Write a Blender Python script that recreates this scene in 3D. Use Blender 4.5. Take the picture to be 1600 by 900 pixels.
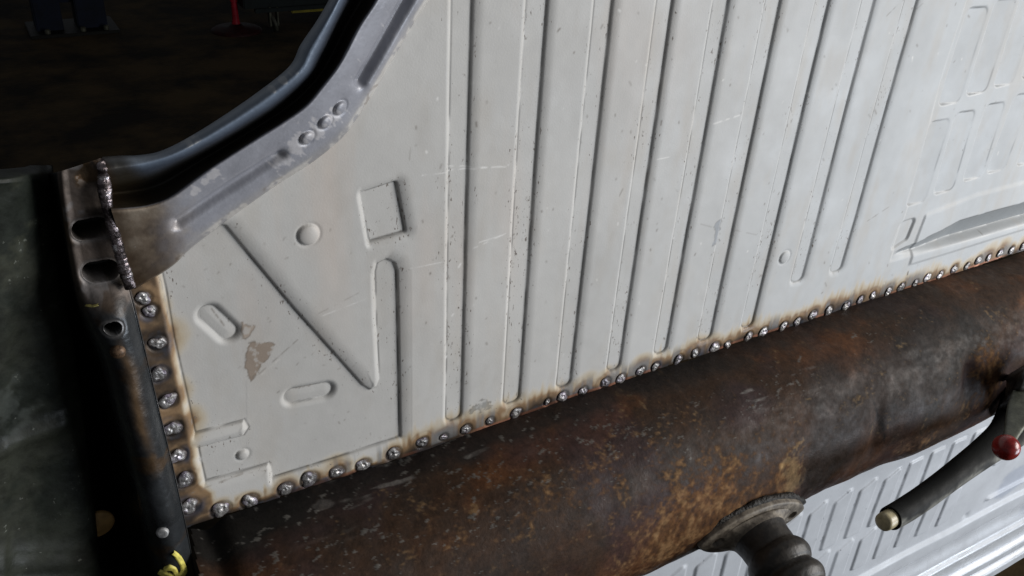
import bpy, math, random
import numpy as np
from mathutils import Vector, Matrix
from mathutils.bvhtree import BVHTree

for o in list(bpy.data.objects): bpy.data.objects.remove(o, do_unlink=True)
sc = bpy.context.scene
col = sc.collection
rng = np.random.RandomState(7)
random.seed(7)

# ---------------------------------------------------------------- camera
# world: X runs along the tunnel, Z up the ribs, the panel lies in Y = 0, camera on the -Y side
FOC = 1400.0
def unit(v): return v / np.linalg.norm(v)
DX = unit(np.array([3445-800., -206-450., FOC]))
DD = np.array([650-800., 2830-450., FOC]); DD = unit(DD - DX*(DD@DX))
NN = np.cross(DX, DD)
O3 = np.array([0, 0, 1.0])
def toworld(v): return np.array([v@DX, v@NN, -(v@DD)])
CAM = toworld(-O3)
def P(px, py, Y=0.0):
    """point of the plane y = Y of the place"""
    w = toworld(np.array([px-800., py-450., FOC]))
    t = (Y - CAM[1]) / w[1]
    return CAM + w*t
def ray(px, py): return unit(toworld(np.array([px-800., py-450., FOC])))
def pix(p):
    v = np.asarray(p) - CAM
    q = v[..., 0:1]*DX + v[..., 1:2]*NN - v[..., 2:3]*DD
    return np.stack([800+FOC*q[..., 0]/q[..., 2], 450+FOC*q[..., 1]/q[..., 2]], -1)

cam = bpy.data.cameras.new("camera"); co = bpy.data.objects.new("camera", cam); col.objects.link(co)
cam.sensor_width = 36; cam.lens = FOC/1600*36; cam.clip_end = 200; cam.clip_start = 0.01
R = [toworld(np.array([1, 0, 0.])), -toworld(np.array([0, 1, 0.])), -toworld(np.array([0, 0, 1.]))]
M = Matrix([[R[j][i] for j in range(3)] + [CAM[i]] for i in range(3)] + [[0, 0, 0, 1]])
co.matrix_world = M
sc.camera = co

# ---------------------------------------------------------------- light
w = bpy.data.worlds.new("World"); sc.world = w; w.use_nodes = True
bg = w.node_tree.nodes['Background']; bg.inputs[0].default_value = (0.60, 0.63, 0.68, 1); bg.inputs[1].default_value = 0.17
def area(name, loc, target, size, sizey, power, color):
    l = bpy.data.lights.new(name, 'AREA'); l.shape = 'RECTANGLE'; l.size = size; l.size_y = sizey
    l.energy = power; l.color = color
    o = bpy.data.objects.new(name, l); col.objects.link(o); o.location = loc
    o.rotation_euler = (Vector(target)-Vector(loc)).to_track_quat('-Z', 'Y').to_euler()
    return o
area("doorway_light", (3.8, -2.7, 1.1), (0.2, 0, -0.1), 2.6, 1.8, 238, (1.0, 0.97, 0.93))
area("yard_light", (3.3, -3.2, -1.1), (0.4, 0, -0.2), 2.4, 1.2, 105, (0.82, 0.90, 1.0))
sc.view_settings.view_transform = 'Standard'; sc.view_settings.look = 'None'
sc.view_settings.exposure = 0; sc.view_settings.gamma = 1
sc.render.engine = 'CYCLES'
sc.cycles.max_bounces = 6

# ---------------------------------------------------------------- helpers
def empty(name, loc, parent=None):
    o = bpy.data.objects.new(name, None); col.objects.link(o); o.location = loc
    if parent: o.parent = parent; o.matrix_parent_inverse = parent.matrix_world.inverted()
    return o
def tag(o, label=None, cat=None, group=None, kind=None):
    if label: o['label'] = label
    if cat: o['category'] = cat
    if group: o['group'] = group
    if kind: o['kind'] = kind
    return o
def link(name, me, mat, parent=None, smooth=True):
    o = bpy.data.objects.new(name, me); col.objects.link(o)
    if mat: me.materials.append(mat)
    if smooth and len(me.polygons): me.polygons.foreach_set('use_smooth', np.ones(len(me.polygons), bool))
    if parent:
        o.parent = parent
    return o
def rawmesh(name, V, F):
    """V (n,3), F (m,4) quads"""
    me = bpy.data.meshes.new(name)
    V = np.ascontiguousarray(V, np.float32); F = np.ascontiguousarray(F, np.int32)
    me.vertices.add(len(V)); me.vertices.foreach_set('co', V.ravel())
    me.loops.add(F.size); me.loops.foreach_set('vertex_index', F.ravel())
    me.polygons.add(len(F)); me.polygons.foreach_set('loop_start', np.arange(0, F.size, F.shape[1], dtype=np.int32))
    me.update(calc_edges=True); me.validate()
    return me
def gridfaces(n, m):
    i = np.arange(n*m).reshape(n, m)
    return np.stack([i[:-1, :-1], i[1:, :-1], i[1:, 1:], i[:-1, 1:]], -1).reshape(-1, 4)
def gridobj(name, V, C, S, mat, parent, keep=None):
    """V (n,m,3) points, C (n,m,3) base colour, S (n,m,3) roughness / metal / speck"""
    n, m = V.shape[:2]
    F = gridfaces(n, m)
    if keep is not None:
        k = keep.ravel()[F].all(1); F = F[k]
    me = rawmesh(name, V.reshape(-1, 3), F)
    for nm, A in (('Col', C), ('Surf', S)):
        a = me.color_attributes.new(nm, 'FLOAT_COLOR', 'POINT')
        B = np.ones((n*m, 4), np.float32); B[:, :3] = A.reshape(-1, 3)
        a.data.foreach_set('color', B.ravel())
    return link(name, me, mat, parent)
def ss(a, b, x):
    t = np.clip((x-a)/(b-a), 0, 1); return t*t*(3-2*t)
def vn(x, y, s, seed=0):
    """value noise, cell size s, -1..1"""
    x = np.asarray(x)/s; y = np.asarray(y)/s
    xi = np.floor(x).astype(np.int64); yi = np.floor(y).astype(np.int64)
    fx = x-xi; fy = y-yi; fx = fx*fx*(3-2*fx); fy = fy*fy*(3-2*fy)
    def h(a, b):
        v = (a*374761393 + b*668265263 + seed*1442695041) & 0xffffffff
        v = ((v ^ (v >> 13))*1274126177) & 0xffffffff
        v = (v ^ (v >> 16)) & 0xffff
        return v/32767.5-1
    return (h(xi, yi)*(1-fx)+h(xi+1, yi)*fx)*(1-fy)+(h(xi, yi+1)*(1-fx)+h(xi+1, yi+1)*fx)*fy
def fbm(x, y, s, seed=0, o=4):
    r = 0; a = 1; t = 0
    for k in range(o):
        r = r+a*vn(x, y, s, seed+k*17); t += a; a *= .55; s *= .5
    return r/t*1.5
def sdpoly(x, z, pts):
    """signed distance to polygon (negative inside)"""
    d = np.full(x.shape, 1e9); inside = np.zeros(x.shape, bool); n = len(pts)
    for i in range(n):
        ax, az = pts[i]; bx, bz = pts[(i+1) % n]
        ex, ez = bx-ax, bz-az; wx, wz = x-ax, z-az
        t = np.clip((wx*ex+wz*ez)/(ex*ex+ez*ez+1e-12), 0, 1)
        d = np.minimum(d, (wx-ex*t)**2+(wz-ez*t)**2)
        c = ((az > z) != (bz > z)) & (x < (bx-ax)*(z-az)/((bz-az) if abs(bz-az) > 1e-9 else 1e-9)+ax)
        inside ^= c
    d = np.sqrt(d); return np.where(inside, -d, d)
def inset(pts, r):
    """move every side of a polygon inwards by r"""
    n = len(pts); A = sum(pts[i][0]*pts[(i+1) % n][1]-pts[(i+1) % n][0]*pts[i][1] for i in range(n))
    s = 1 if A > 0 else -1; L = []
    for i in range(n):
        a = np.array(pts[i]); b = np.array(pts[(i+1) % n]); e = unit(b-a); nn = np.array([-e[1], e[0]])*s
        L.append((a+nn*r, e))
    out = []
    for i in range(n):
        p, e = L[i-1]; q, g = L[i]
        den = e[0]*g[1]-e[1]*g[0]
        if abs(den) < 1e-4: out.append(tuple(q)); continue
        t = ((q[0]-p[0])*g[1]-(q[1]-p[1])*g[0])/den
        out.append(tuple(p+e*t))
    return out
def sdseg(x, z, a, b):
    ex, ez = b[0]-a[0], b[1]-a[1]; wx, wz = x-a[0], z-a[1]
    t = np.clip((wx*ex+wz*ez)/(ex*ex+ez*ez+1e-12), 0, 1)
    return np.sqrt((wx-ex*t)**2+(wz-ez*t)**2)
def mix(a, b, t):
    t = np.asarray(t)[..., None]; return a*(1-t)+np.array(b)*t
def lerp_stops(h, stops):
    xs = [s[0] for s in stops]
    return np.stack([np.interp(h, xs, [s[1][k] for s in stops]) for k in range(3)], -1)

# ---------------------------------------------------------------- materials
def nmat(name):
    m = bpy.data.materials.new(name); m.use_nodes = True
    nt = m.node_tree; b = nt.nodes['Principled BSDF']
    return m, nt, b
def attrmat(name, bump=0.0006, bscale=300, nvar=0.25, nscale=120, stretch=(1, 1, 1), speck=0, spscale=160, spcol=(0.03, 0.025, 0.02), spstretch=(1, 1, .4), coat=0, spec=.5):
    """procedural material: colour and finish regions of the mesh, broken up by noise"""
    m, nt, b = nmat(name); N = nt.nodes.new; L = nt.links.new
    ac = N('ShaderNodeVertexColor'); ac.layer_name = 'Col'
    as_ = N('ShaderNodeVertexColor'); as_.layer_name = 'Surf'
    sep = N('ShaderNodeSeparateColor'); L(as_.outputs[0], sep.inputs[0])
    tc = N('ShaderNodeTexCoord'); mp = N('ShaderNodeMapping'); mp.inputs['Scale'].default_value = stretch
    L(tc.outputs['Object'], mp.inputs[0])
    n1 = N('ShaderNodeTexNoise'); n1.inputs['Scale'].default_value = nscale; n1.inputs['Detail'].default_value = 6; n1.inputs['Roughness'].default_value = .65
    L(mp.outputs[0], n1.inputs[0])
    mr = N('ShaderNodeMapRange'); mr.inputs[1].default_value = .25; mr.inputs[2].default_value = .75
    mr.inputs[3].default_value = 1-nvar; mr.inputs[4].default_value = 1+nvar; L(n1.outputs[0], mr.inputs[0])
    mul = N('ShaderNodeVectorMath'); mul.operation = 'SCALE'; L(ac.outputs[0], mul.inputs[0]); L(mr.outputs[0], mul.inputs['Scale'])
    last = mul.outputs[0]
    if speck:
        m2 = N('ShaderNodeMapping'); m2.inputs['Scale'].default_value = spstretch; L(tc.outputs['Object'], m2.inputs[0])
        n2 = N('ShaderNodeTexNoise'); n2.inputs['Scale'].default_value = spscale; n2.inputs['Detail'].default_value = 3; n2.inputs['Roughness'].default_value = .6
        L(m2.outputs[0], n2.inputs[0])
        th = N('ShaderNodeMath'); th.operation = 'MULTIPLY_ADD'; th.inputs[1].default_value = .16; L(sep.outputs[2], th.inputs[0]); L(n2.outputs[0], th.inputs[2])
        r2 = N('ShaderNodeMapRange'); r2.inputs[1].default_value = .785; r2.inputs[2].default_value = .83; L(th.outputs[0], r2.inputs[0])
        mx = N('ShaderNodeMix'); mx.data_type = 'RGBA'; L(r2.outputs[0], mx.inputs[0]); L(last, mx.inputs[6]); mx.inputs[7].default_value = (*spcol, 1)
        last = mx.outputs[2]
    L(last, b.inputs['Base Color'])
    # roughness
    n3 = N('ShaderNodeTexNoise'); n3.inputs['Scale'].default_value = nscale*.35; n3.inputs['Detail'].default_value = 5; L(mp.outputs[0], n3.inputs[0])
    ra = N('ShaderNodeMath'); ra.operation = 'MULTIPLY_ADD'; L(n3.outputs[0], ra.inputs[0]); ra.inputs[1].default_value = .3
    sb = N('ShaderNodeMath'); sb.operation = 'SUBTRACT'; L(sep.outputs[0], sb.inputs[0]); sb.inputs[1].default_value = .15; L(sb.outputs[0], ra.inputs[2])
    L(ra.outputs[0], b.inputs['Roughness']); L(sep.outputs[1], b.inputs['Metallic'])
    if bump:
        n4 = N('ShaderNodeTexNoise'); n4.inputs['Scale'].default_value = bscale; n4.inputs['Detail'].default_value = 5; L(mp.outputs[0], n4.inputs[0])
        bp = N('ShaderNodeBump'); bp.inputs['Strength'].default_value = 1; bp.inputs['Distance'].default_value = bump
        L(n4.outputs[0], bp.inputs['Height']); L(bp.outputs[0], b.inputs['Normal'])
    b.inputs['Specular IOR Level'].default_value = spec
    if coat: b.inputs['Coat Weight'].default_value = coat; b.inputs['Coat Roughness'].default_value = .2
    return m
def plain(name, c, rough=.5, metal=0, var=.3, scale=80, bump=.0005, bscale=200, c2=None, lo=.4, hi=.6):
    m, nt, b = nmat(name); N = nt.nodes.new; L = nt.links.new
    tc = N('ShaderNodeTexCoord')
    n = N('ShaderNodeTexNoise'); n.inputs['Scale'].default_value = scale; n.inputs['Detail'].default_value = 7; n.inputs['Roughness'].default_value = .65; L(tc.outputs['Object'], n.inputs[0])
    cr = N('ShaderNodeValToRGB'); cr.color_ramp.elements[0].position = lo; cr.color_ramp.elements[1].position = hi
    c2 = c2 or tuple(min(1, v*(1+var)) for v in c)
    cr.color_ramp.elements[0].color = (*[v*(1-var) for v in c], 1); cr.color_ramp.elements[1].color = (*c2, 1)
    L(n.outputs[0], cr.inputs[0]); L(cr.outputs[0], b.inputs['Base Color'])
    ra = N('ShaderNodeMapRange'); ra.inputs[3].default_value = max(.02, rough-.15); ra.inputs[4].default_value = rough+.15; L(n.outputs[0], ra.inputs[0]); L(ra.outputs[0], b.inputs['Roughness'])
    b.inputs['Metallic'].default_value = metal
    if bump:
        n4 = N('ShaderNodeTexNoise'); n4.inputs['Scale'].default_value = bscale; n4.inputs['Detail'].default_value = 5; L(tc.outputs['Object'], n4.inputs[0])
        bp = N('ShaderNodeBump'); bp.inputs['Distance'].default_value = bump; L(n4.outputs[0], bp.inputs['Height']); L(bp.outputs[0], b.inputs['Normal'])
    return m
m_primer = attrmat('grey_primer', bump=.00012, bscale=500, nvar=.035, nscale=60, speck=1, spscale=400, spcol=(.15, .13, .115), spec=.3)
m_primer2 = attrmat('pale_primer', bump=.0002, bscale=250, nvar=.06, nscale=40, speck=1, spscale=120, spcol=(.2, .21, .23), spec=.35)
m_rust = attrmat('rusted_steel', bump=.0004, bscale=260, nvar=.5, nscale=130, spec=.17)
m_blue = attrmat('blue_grey_primer', bump=.0003, bscale=260, nvar=.14, nscale=60, speck=1, spscale=220, spcol=(.42, .40, .39), spstretch=(1, 1, 1))
m_dark = attrmat('dark_painted_steel', bump=.0004, bscale=220, nvar=.5, nscale=45, speck=1, spscale=240, spcol=(.13, .13, .12), spstretch=(1, 1, 1))
m_green = attrmat('dusty_green_paint', bump=.0004, bscale=180, nvar=.5, nscale=60, speck=1, spscale=220, spcol=(.10, .105, .09), spstretch=(1, 1, 1), spec=.15)
m_weld = attrmat('weld_metal', bump=.0009, bscale=420, nvar=.25, nscale=300)
m_lever = attrmat('black_lever_steel', bump=.0003, bscale=400, nvar=.4, nscale=160, spec=.12)

# ---------------------------------------------------------------- the car body
root = empty('car_body', (0, 0, 0))
tag(root, 'stripped car body turned on its side, ribbed pale grey sheet welded to rusty tunnel', 'car body')

# ---- near floor panel
WELDS = [(526,738,11),(567,727,11),(615,709,11),(660,691,9),(693,683,6),(728,671,8.5),(765,658,7),(806,646,9.5),(855,628,5.5),(879,620,9),(911,611,7.5),
 (946,598,8.5),(970,592,8.5),(1001,580,8),(1024,573,7),(1060,562,8),(1086,552,7.5),(1117,543,9),(1137,539,6.5),(1170,526,7.5),(1193,519,8.5),(1224,510,7.5),
 (1246,503,7),(1270,493,7.5),(1295,486,7.5),(1322,479,7.5),(1344,469,6.5),(1364,462,6),(1388,456,6.5),(1408,449,7),(1430,443,6),(1449,434,7),(1469,430,6.5),
 (1491,421,7),(1511,416,5.5),(1529,407,6.5),(1545,403,5),(1563,396,6),(1581,391,5.5),(1599,385,6),(1617,380,6),
 (345,796,13),(390,783,12),(446,764,11),(483,749,12.5),
 (224,466,10),(234,486,10),(247,536,11.5),(248,585,12),(262,626,12.5),(270,670,12),(277,713,12),(289,750,12.5),(296,791,13)]
DEP = 0.006
xs = np.concatenate([np.arange(-.47, -.1, .00095), np.arange(-.1, .45, .0011), np.arange(.45, 1.1, .0015), np.arange(1.1, 1.5, .0026)])
zs = np.concatenate([np.arange(-.1975, .40, .0011), np.arange(.40, .62, .0025)])
X, Z = np.meshgrid(xs, zs, indexing='ij')
H = np.zeros_like(X)            # push into +Y
SP = np.zeros_like(X); DL = np.zeros_like(X)
def W(px, py, Y=DEP):
    p = P(px, py, Y); return (p[0], p[2])
def recess(pts, r, dep=DEP, wall=.009, rnd=True):
    global H
    q = inset(pts, r) if r > 0 else pts
    qx = [p[0] for p in pts]; qz = [p[1] for p in pts]; mg = wall+.004
    i0, i1 = np.searchsorted(xs, [min(qx)-mg, max(qx)+mg]); j0, j1 = np.searchsorted(zs, [min(qz)-mg, max(qz)+mg])
    d = sdpoly(X[i0:i1, j0:j1], Z[i0:i1, j0:j1], q)-r
    gx = np.gradient(d, axis=0)/np.gradient(X[i0:i1, j0:j1], axis=0)
    gc = np.clip(gx, -1, 1); wf = .74+.30*gc; ws = .36*ss(-.75, .1, gc)
    s1 = np.clip(d/(.0016*wf+.0006), 0, 1); s2 = np.clip(d/(wall*1.75*wf), 0, 1)
    H[i0:i1, j0:j1] += dep*(ws*(1-s1)**1.3+(1-ws)*(1-s2)**2.2)
    SP[i0:i1, j0:j1] = np.maximum(SP[i0:i1, j0:j1], np.exp(-(np.maximum(np.abs(d)-.002, 0)/.012)**2)*.75)
    DL[i0:i1, j0:j1] = np.maximum(DL[i0:i1, j0:j1], np.exp(-((d+.0009*(gx < -.3))/np.where(gx < -.3, .0010, .0009))**2))
    return i0, i1, j0, j1, d
# ribs: left x at top/bottom, right x at top/bottom, bottom y
RIBS = [((697,0),(694,640),(730,0),(718,640),653), ((817,0),(784,612),(850,0),(808.6,612),626), ((926,0),(868,588),(955,0),(889,588),601),
 ((1026,0),(947,562),(1051,0),(966,562),575), ((1116,0),(1021,537),(1140,0),(1039,537),549), ((1199,0),(1090,515),(1221,0),(1109,515),528),
 ((1276,0),(1158,495),(1298,0),(1175,495),508), ((1347,0),(1235,425),(1365,0),(1252,425),437), ((1413,0),(1297,408),(1433,0),(1313,408),421)]
for k, (a, b, c, d, yb) in enumerate(RIBS):
    A, B, C_, D_ = W(*a), W(*b), W(*c), W(*d); bot = W((b[0]+d[0])/2, yb)[1]
    xl, xr = (A[0]+B[0])/2, (C_[0]+D_[0])/2
    ql = [(B[0], bot), (D_[0], bot), (C_[0], .8), (A[0], .8)]
    recess(ql, min(.008, (xr-xl)*.4), dep=DEP*(.70 if k < 7 else .56), wall=.0072)
# plateau with the V shape and the upright finger
pl = [(350,352),(455,478),(565,601),(577,608),(587,604),(592,592),(587,500),(585,425),(588,411),(602,404),(613,409),(618,422),(621,560),(623,680),(520,714),(425,744),(423,728),(419,722),
      (370,736),(320,749),(314,722),(309,698),(345,688),(380,679),(388,667),(381,655),(345,664),(304,675),(290,610),(271,527),(258,450),(246,395),(300,340)]
recess([W(*p) for p in pl], 0, wall=.010)
sqz = recess([W(*p) for p in [(561,300),(616,282),(631,360),(575,376)]], .002, wall=.008)
def pill(a, b, hw, dep=.0042, Y=DEP*2, wall=.007):
    global H
    A, B = W(*a, Y), W(*b, Y); r = hw
    i0, i1 = np.searchsorted(xs, [min(A[0], B[0])-r-.01, max(A[0], B[0])+r+.01]); j0, j1 = np.searchsorted(zs, [min(A[1], B[1])-r-.01, max(A[1], B[1])+r+.01])
    d = sdseg(X[i0:i1, j0:j1], Z[i0:i1, j0:j1], A, B)-r
    s = np.clip(d/wall, 0, 1); H[i0:i1, j0:j1] += dep*(1-s)**2.0
    DL[i0:i1, j0:j1] = np.maximum(DL[i0:i1, j0:j1], .8*np.exp(-((d-.0005)/.0009)**2))
    return (i0, i1, j0, j1), d
pills = [pill((324,487), (354,515), .0085), pill((456,615), (504,606), .0085)]
for (q, d) in pills:
    i0, i1, j0, j1 = q; H[i0:i1, j0:j1] -= .0014*np.sqrt(np.clip(-d/.009, 0, 1))   # padded middle
def bump_(px, py, r, h, Y=0):
    global H
    c = W(px, py, Y); d = np.hypot(X-c[0], Z-c[1])
    H -= h*np.sqrt(np.clip(1-(d/r)**2, 0, 1))
    H += .0006*np.exp(-((d-r-.001)/.0015)**2)
bump_(482, 367, .0105, .0036); bump_(379, 710, .0062, .003, DEP); bump_(1226, 402, .0095, .0025)
# upper right stamping: shallow field holding two rows of slots, each a flat raised tile
def raised(pts, r, dep, wall):
    global H
    q = inset(pts, r); d = sdpoly(X, Z, q)-r
    s = np.clip(-d/wall, 0, 1); H -= dep*(1-(1-s)**2)
    return d
fld = [W(*p, 0) for p in [(1507,0),(1466,130),(1423,300),(1390,402)]]
xf = np.interp(Z, [p[1] for p in fld][::-1], [p[0] for p in fld][::-1])
bx = (X > xf)
H += .0018*ss(0, .007, X-xf-.002)*(Z > -.125)*ss(-.125, -.118, Z+.0*X)
def tile(px0, py0, px1, py1, wd):
    a, b = W(px0, py0, 0), W(px1, py1, 0)
    xa = (a[0]+b[0])/2
    return xa, a[1], b[1]
row1 = [(1512,14,1467,164),(1556,2,1510,148),(1600,-20,1553,135),(1642,-30,1597,122),(1682,-40,1640,110)]
row2 = [(1453,192,1414,321),(1494,178,1459,303),(1542,165,1505,282),(1587,150,1541,270),(1630,140,1588,258),(1672,130,1630,246)]
for i, (a, b, c, d) in enumerate(row1+row2):
    p, q = W(a, b, .003), W(c, d, .003); wdt = .044
    s = sdpoly(X, Z, inset([(q[0], q[1]), (q[0]+wdt, q[1]), (p[0]+wdt, p[1]), (p[0], p[1])], .009))-.009
    H += .0045*ss(.0035, -.001, s)*(1-.9*np.clip((X-(q[0]+(p[0]-q[0])*(Z-q[1])/(p[1]-q[1])))/wdt, 0, 1)); DL = np.maximum(DL, .8*np.exp(-(s/.0012)**2)*ss(-.4, .4, vn(X, Z, .03, 900+i))); SP = np.maximum(SP, .5*np.exp(-(s/.006)**2))
# low line under the slots, then a slanting face over the seat mount
low = [W(*p, 0) for p in [(1388,397),(1404,352),(1428,341),(1446,334),(1470,325),(1528,302),(1600,283),(1660,268)]]
p1, p2 = W(1408, 350, 0), W(1432, 342, 0); q1 = W(1391, 396, 0)
s = sdpoly(X, Z, inset([(q1[0], q1[1]+.004), (q1[0]+.034, q1[1]+.016), (p2[0], p2[1]), (p1[0], p1[1])], .006))-.006
H += .003*ss(.004, -.001, s); DL = np.maximum(DL, .5*np.exp(-(s/.001)**2))
zu = np.interp(X, [W(*p, 0)[0] for p in [(1446,334),(1470,325),(1528,302),(1600,283),(1700,255)]], [W(*p, 0)[1] for p in [(1446,334),(1470,325),(1528,302),(1600,283),(1700,255)]])
xk = np.interp(Z, [W(1431, 373, 0)[1], W(1446, 334, 0)[1]], [W(1431, 373, 0)[0], W(1446, 334, 0)[0]])
msk = ss(0, .006, X-xk)
H -= .0022*msk*ss(.002, -.008, Z-zu)*ss(-.142, -.135, Z)
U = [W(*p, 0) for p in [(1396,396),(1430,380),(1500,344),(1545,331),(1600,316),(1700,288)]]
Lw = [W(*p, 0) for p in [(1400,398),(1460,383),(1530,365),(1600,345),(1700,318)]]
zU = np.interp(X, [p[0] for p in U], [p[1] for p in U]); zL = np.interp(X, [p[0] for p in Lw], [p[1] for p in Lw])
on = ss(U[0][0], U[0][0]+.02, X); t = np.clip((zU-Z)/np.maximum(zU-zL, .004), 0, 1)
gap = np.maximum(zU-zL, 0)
shaded_face = on*(Z < zU)*(Z > zL)
H += on*gap*.50*np.where(Z > zL, t, np.exp(-np.clip((zL-Z)/.0035, 0, 9)**1.3))
H += .0006*fbm(X, Z, .16, 3, 2)+.00010*fbm(X, Z, .02, 5, 2)
# the strip that turns under at the weld line
zedge = -.1868-.0075*ss(.25, -.22, X)+.0016*fbm(X, X*0, .05, 11, 3)
# colours
base = np.stack([np.full_like(X, .445), np.full_like(X, .437), np.full_like(X, .42)], -1)
cool = ss(-.1, .75, X)
base = mix(base, (.42, .435, .445), cool)  # cool sky-light tint towards the right, painted into the base
base = mix(base, (.40, .375, .34), .5*np.clip(fbm(X*1.6, Z*.5, .035, 25, 4), 0, 1))
base *= (1+.05*fbm(X, Z, .11, 21, 4)+.02*fbm(X, Z*.25, .03, 23, 3))[..., None]
warm = np.clip(fbm(X*2.2, Z*.35, .09, 31, 4), 0, 1)*ss(.35, -.1, X)*ss(-.1, .12, Z)
base = mix(base, (.50, .40, .33), warm*.35)
base = mix(base, (.19, .205, .215), shaded_face*.85)  # shade of the down-facing slope painted in as grey
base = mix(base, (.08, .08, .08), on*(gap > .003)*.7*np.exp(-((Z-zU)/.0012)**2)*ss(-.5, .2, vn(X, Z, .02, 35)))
# slightly darker inside the plateau
dl = sdpoly(X[:480], Z[:480], [W(*p) for p in pl])
base[:480] *= (1-.07*ss(.01, -.01, dl))[..., None]
base *= (1-.62*DL*ss(-.9, .3, vn(X*1.5, Z, .02, 33)))[..., None]  # thin dark lines paint crease shade into the base colour
# heat marks
nu = np.array([W(a, b, 0) for a, b, r in WELDS]); nr = np.array([r for a, b, r in WELDS])
dist = np.full_like(X, 9.); ringm = np.zeros_like(X)
for ii, (cx, cz) in enumerate(nu):
    i0, i1 = np.searchsorted(xs, [cx-.06, cx+.06]); j0, j1 = np.searchsorted(zs, [cz-.07, cz+.07])
    sub = dist[i0:i1, j0:j1]; hh = np.hypot(X[i0:i1, j0:j1]-cx, (Z[i0:i1, j0:j1]-cz)); np.minimum(sub, hh*rng.uniform(.75, 1.5), out=sub); R0 = .0135+.0035*rng.rand(); rg = ringm[i0:i1, j0:j1]; np.maximum(rg, rng.uniform(.3, 1)*np.exp(-((hh-R0+.0015*vn(X[i0:i1, j0:j1], Z[i0:i1, j0:j1], .008, ii))/.0016)**2), out=rg)
bl = [W(*p, 0) for p in [(236,400),(246,429),(253,475),(262,498),(265,531),(269,558),(280,609),(287,646),(296,686),(300,720),(309,756),(330,770)]]
xb = np.interp(-Z, [-p[1] for p in bl], [p[0] for p in bl])
wob = fbm(X, Z, .022, 41, 4)
dleft = (X-xb)+.002*wob
hl = ss(.010, -.002, dleft)*.26+ss(.0010, -.004, dleft)*.26
lobes = np.exp(-(dist/(.021-.007*ss(-.10, -.16, X)*ss(-.33, -.31, X)))**2)
feather = .5+.5*vn(X*1.0, Z*.12, .0035, 51)
hgt = (Z-zedge)
hb = np.exp(-(hgt/(.0150-.0055*ss(-.08, -.16, X)*ss(-.35, -.33, X)+.007*vn(X, X*0, .06, 53)+.010*feather*ss(.008, .02, hgt)))**1.6)*(.80+.34*fbm(X, Z, .03, 55, 3))
hb = np.maximum(hb*.95, lobes*(.62+.25*wob))
hb *= np.where(X < -.33, .9, 1)*(1-.25*ss(.5, .9, X))
heat = np.clip(np.maximum(hl*(1+.35*wob)+.30*lobes*(dleft < .012)*np.clip(.6+wob, 0, 1), hb), 0, 1)
stops = [(0, (0, 0, 0)), (.1, (.47, .445, .40)), (.23, (.42, .355, .26)), (.36, (.24, .155, .085)), (.55, (.105, .072, .045)), (.75, (.065, .050, .040)), (.9, (.075, .08, .095)), (1, (.06, .065, .08))]
hc = lerp_stops(np.maximum(heat, .1), stops)
C = mix(base, (0, 0, 0), np.zeros_like(X)); k = ss(.05, .16, heat)[..., None]; C = C*(1-k)+hc*k
C = mix(C, (.10, .06, .035), ringm*.45*ss(.1, .35, heat)); C = mix(C, (.08, .10, .15), .5*np.exp(-((dist-.011)/.004)**2)*ss(.3, .6, heat)*ss(-.1, .5, fbm(X, Z, .03, 57, 2)))
# blue-grey ground streaks near the line
st = ss(.25, .7, vn(X, X*0, .018, 61)+.35*vn(X, X*0, .003, 62))*ss(.034, .016, hgt)*ss(.003, .006, hgt)*ss(-.30, -.2, X)
C = mix(C, (.17, .175, .18), st*.75)
# copper coloured bare edge
cop = ss(.0056, .0036, hgt)*ss(-.32, -.1, X)*ss(-.55, -.1, fbm(X, X*0, .05, 66, 3))
C = mix(C, (.36, .17, .11), cop*.9)
C *= (1-.75*DL*ss(.04, .12, heat))[..., None]  # same painted crease shade over the heat marks
C = mix(C, (.012, .011, .01), ss(.0012, .0004, hgt)*.8)
# chips down to old brown paint
def blot(pts, c, amt, seed, rag=.003):
    global C
    q = [W(*p) for p in pts]
    i0, i1 = np.searchsorted(xs, [min(a[0] for a in q)-.01, max(a[0] for a in q)+.01]); j0, j1 = np.searchsorted(zs, [min(a[1] for a in q)-.01, max(a[1] for a in q)+.01])
    x, z = X[i0:i1, j0:j1], Z[i0:i1, j0:j1]
    d = sdpoly(x, z, q)+rag*fbm(x, z, .008, seed, 3)
    a = ss(.0006, -.0006, d)*amt; hole = ss(.1, .5, fbm(x, z, .007, seed+5, 3))
    C[i0:i1, j0:j1] = mix(C[i0:i1, j0:j1], c, a*(1-.75*hole))
    C[i0:i1, j0:j1] = mix(C[i0:i1, j0:j1], (.10, .08, .06), .6*amt*np.exp(-((d)/.0009)**2)*(hole < .6))
blot([(388,538),(405,535),(433,536),(424,556),(405,574),(392,597),(383,580),(385,560)], (.22, .17, .13), .85, 71)
blot([(379,504),(386,512),(398,510),(390,524),(384,532),(378,530)], (.30, .24, .19), .8, 75, .0015)
blot([(735,628),(760,618),(762,632),(748,640),(732,640)], (.14, .14, .13), .6, 79, .006)
blot([(1112,345),(1121,340),(1120,375),(1110,380)], (.20, .22, .25), .6, 83, .004)
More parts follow.
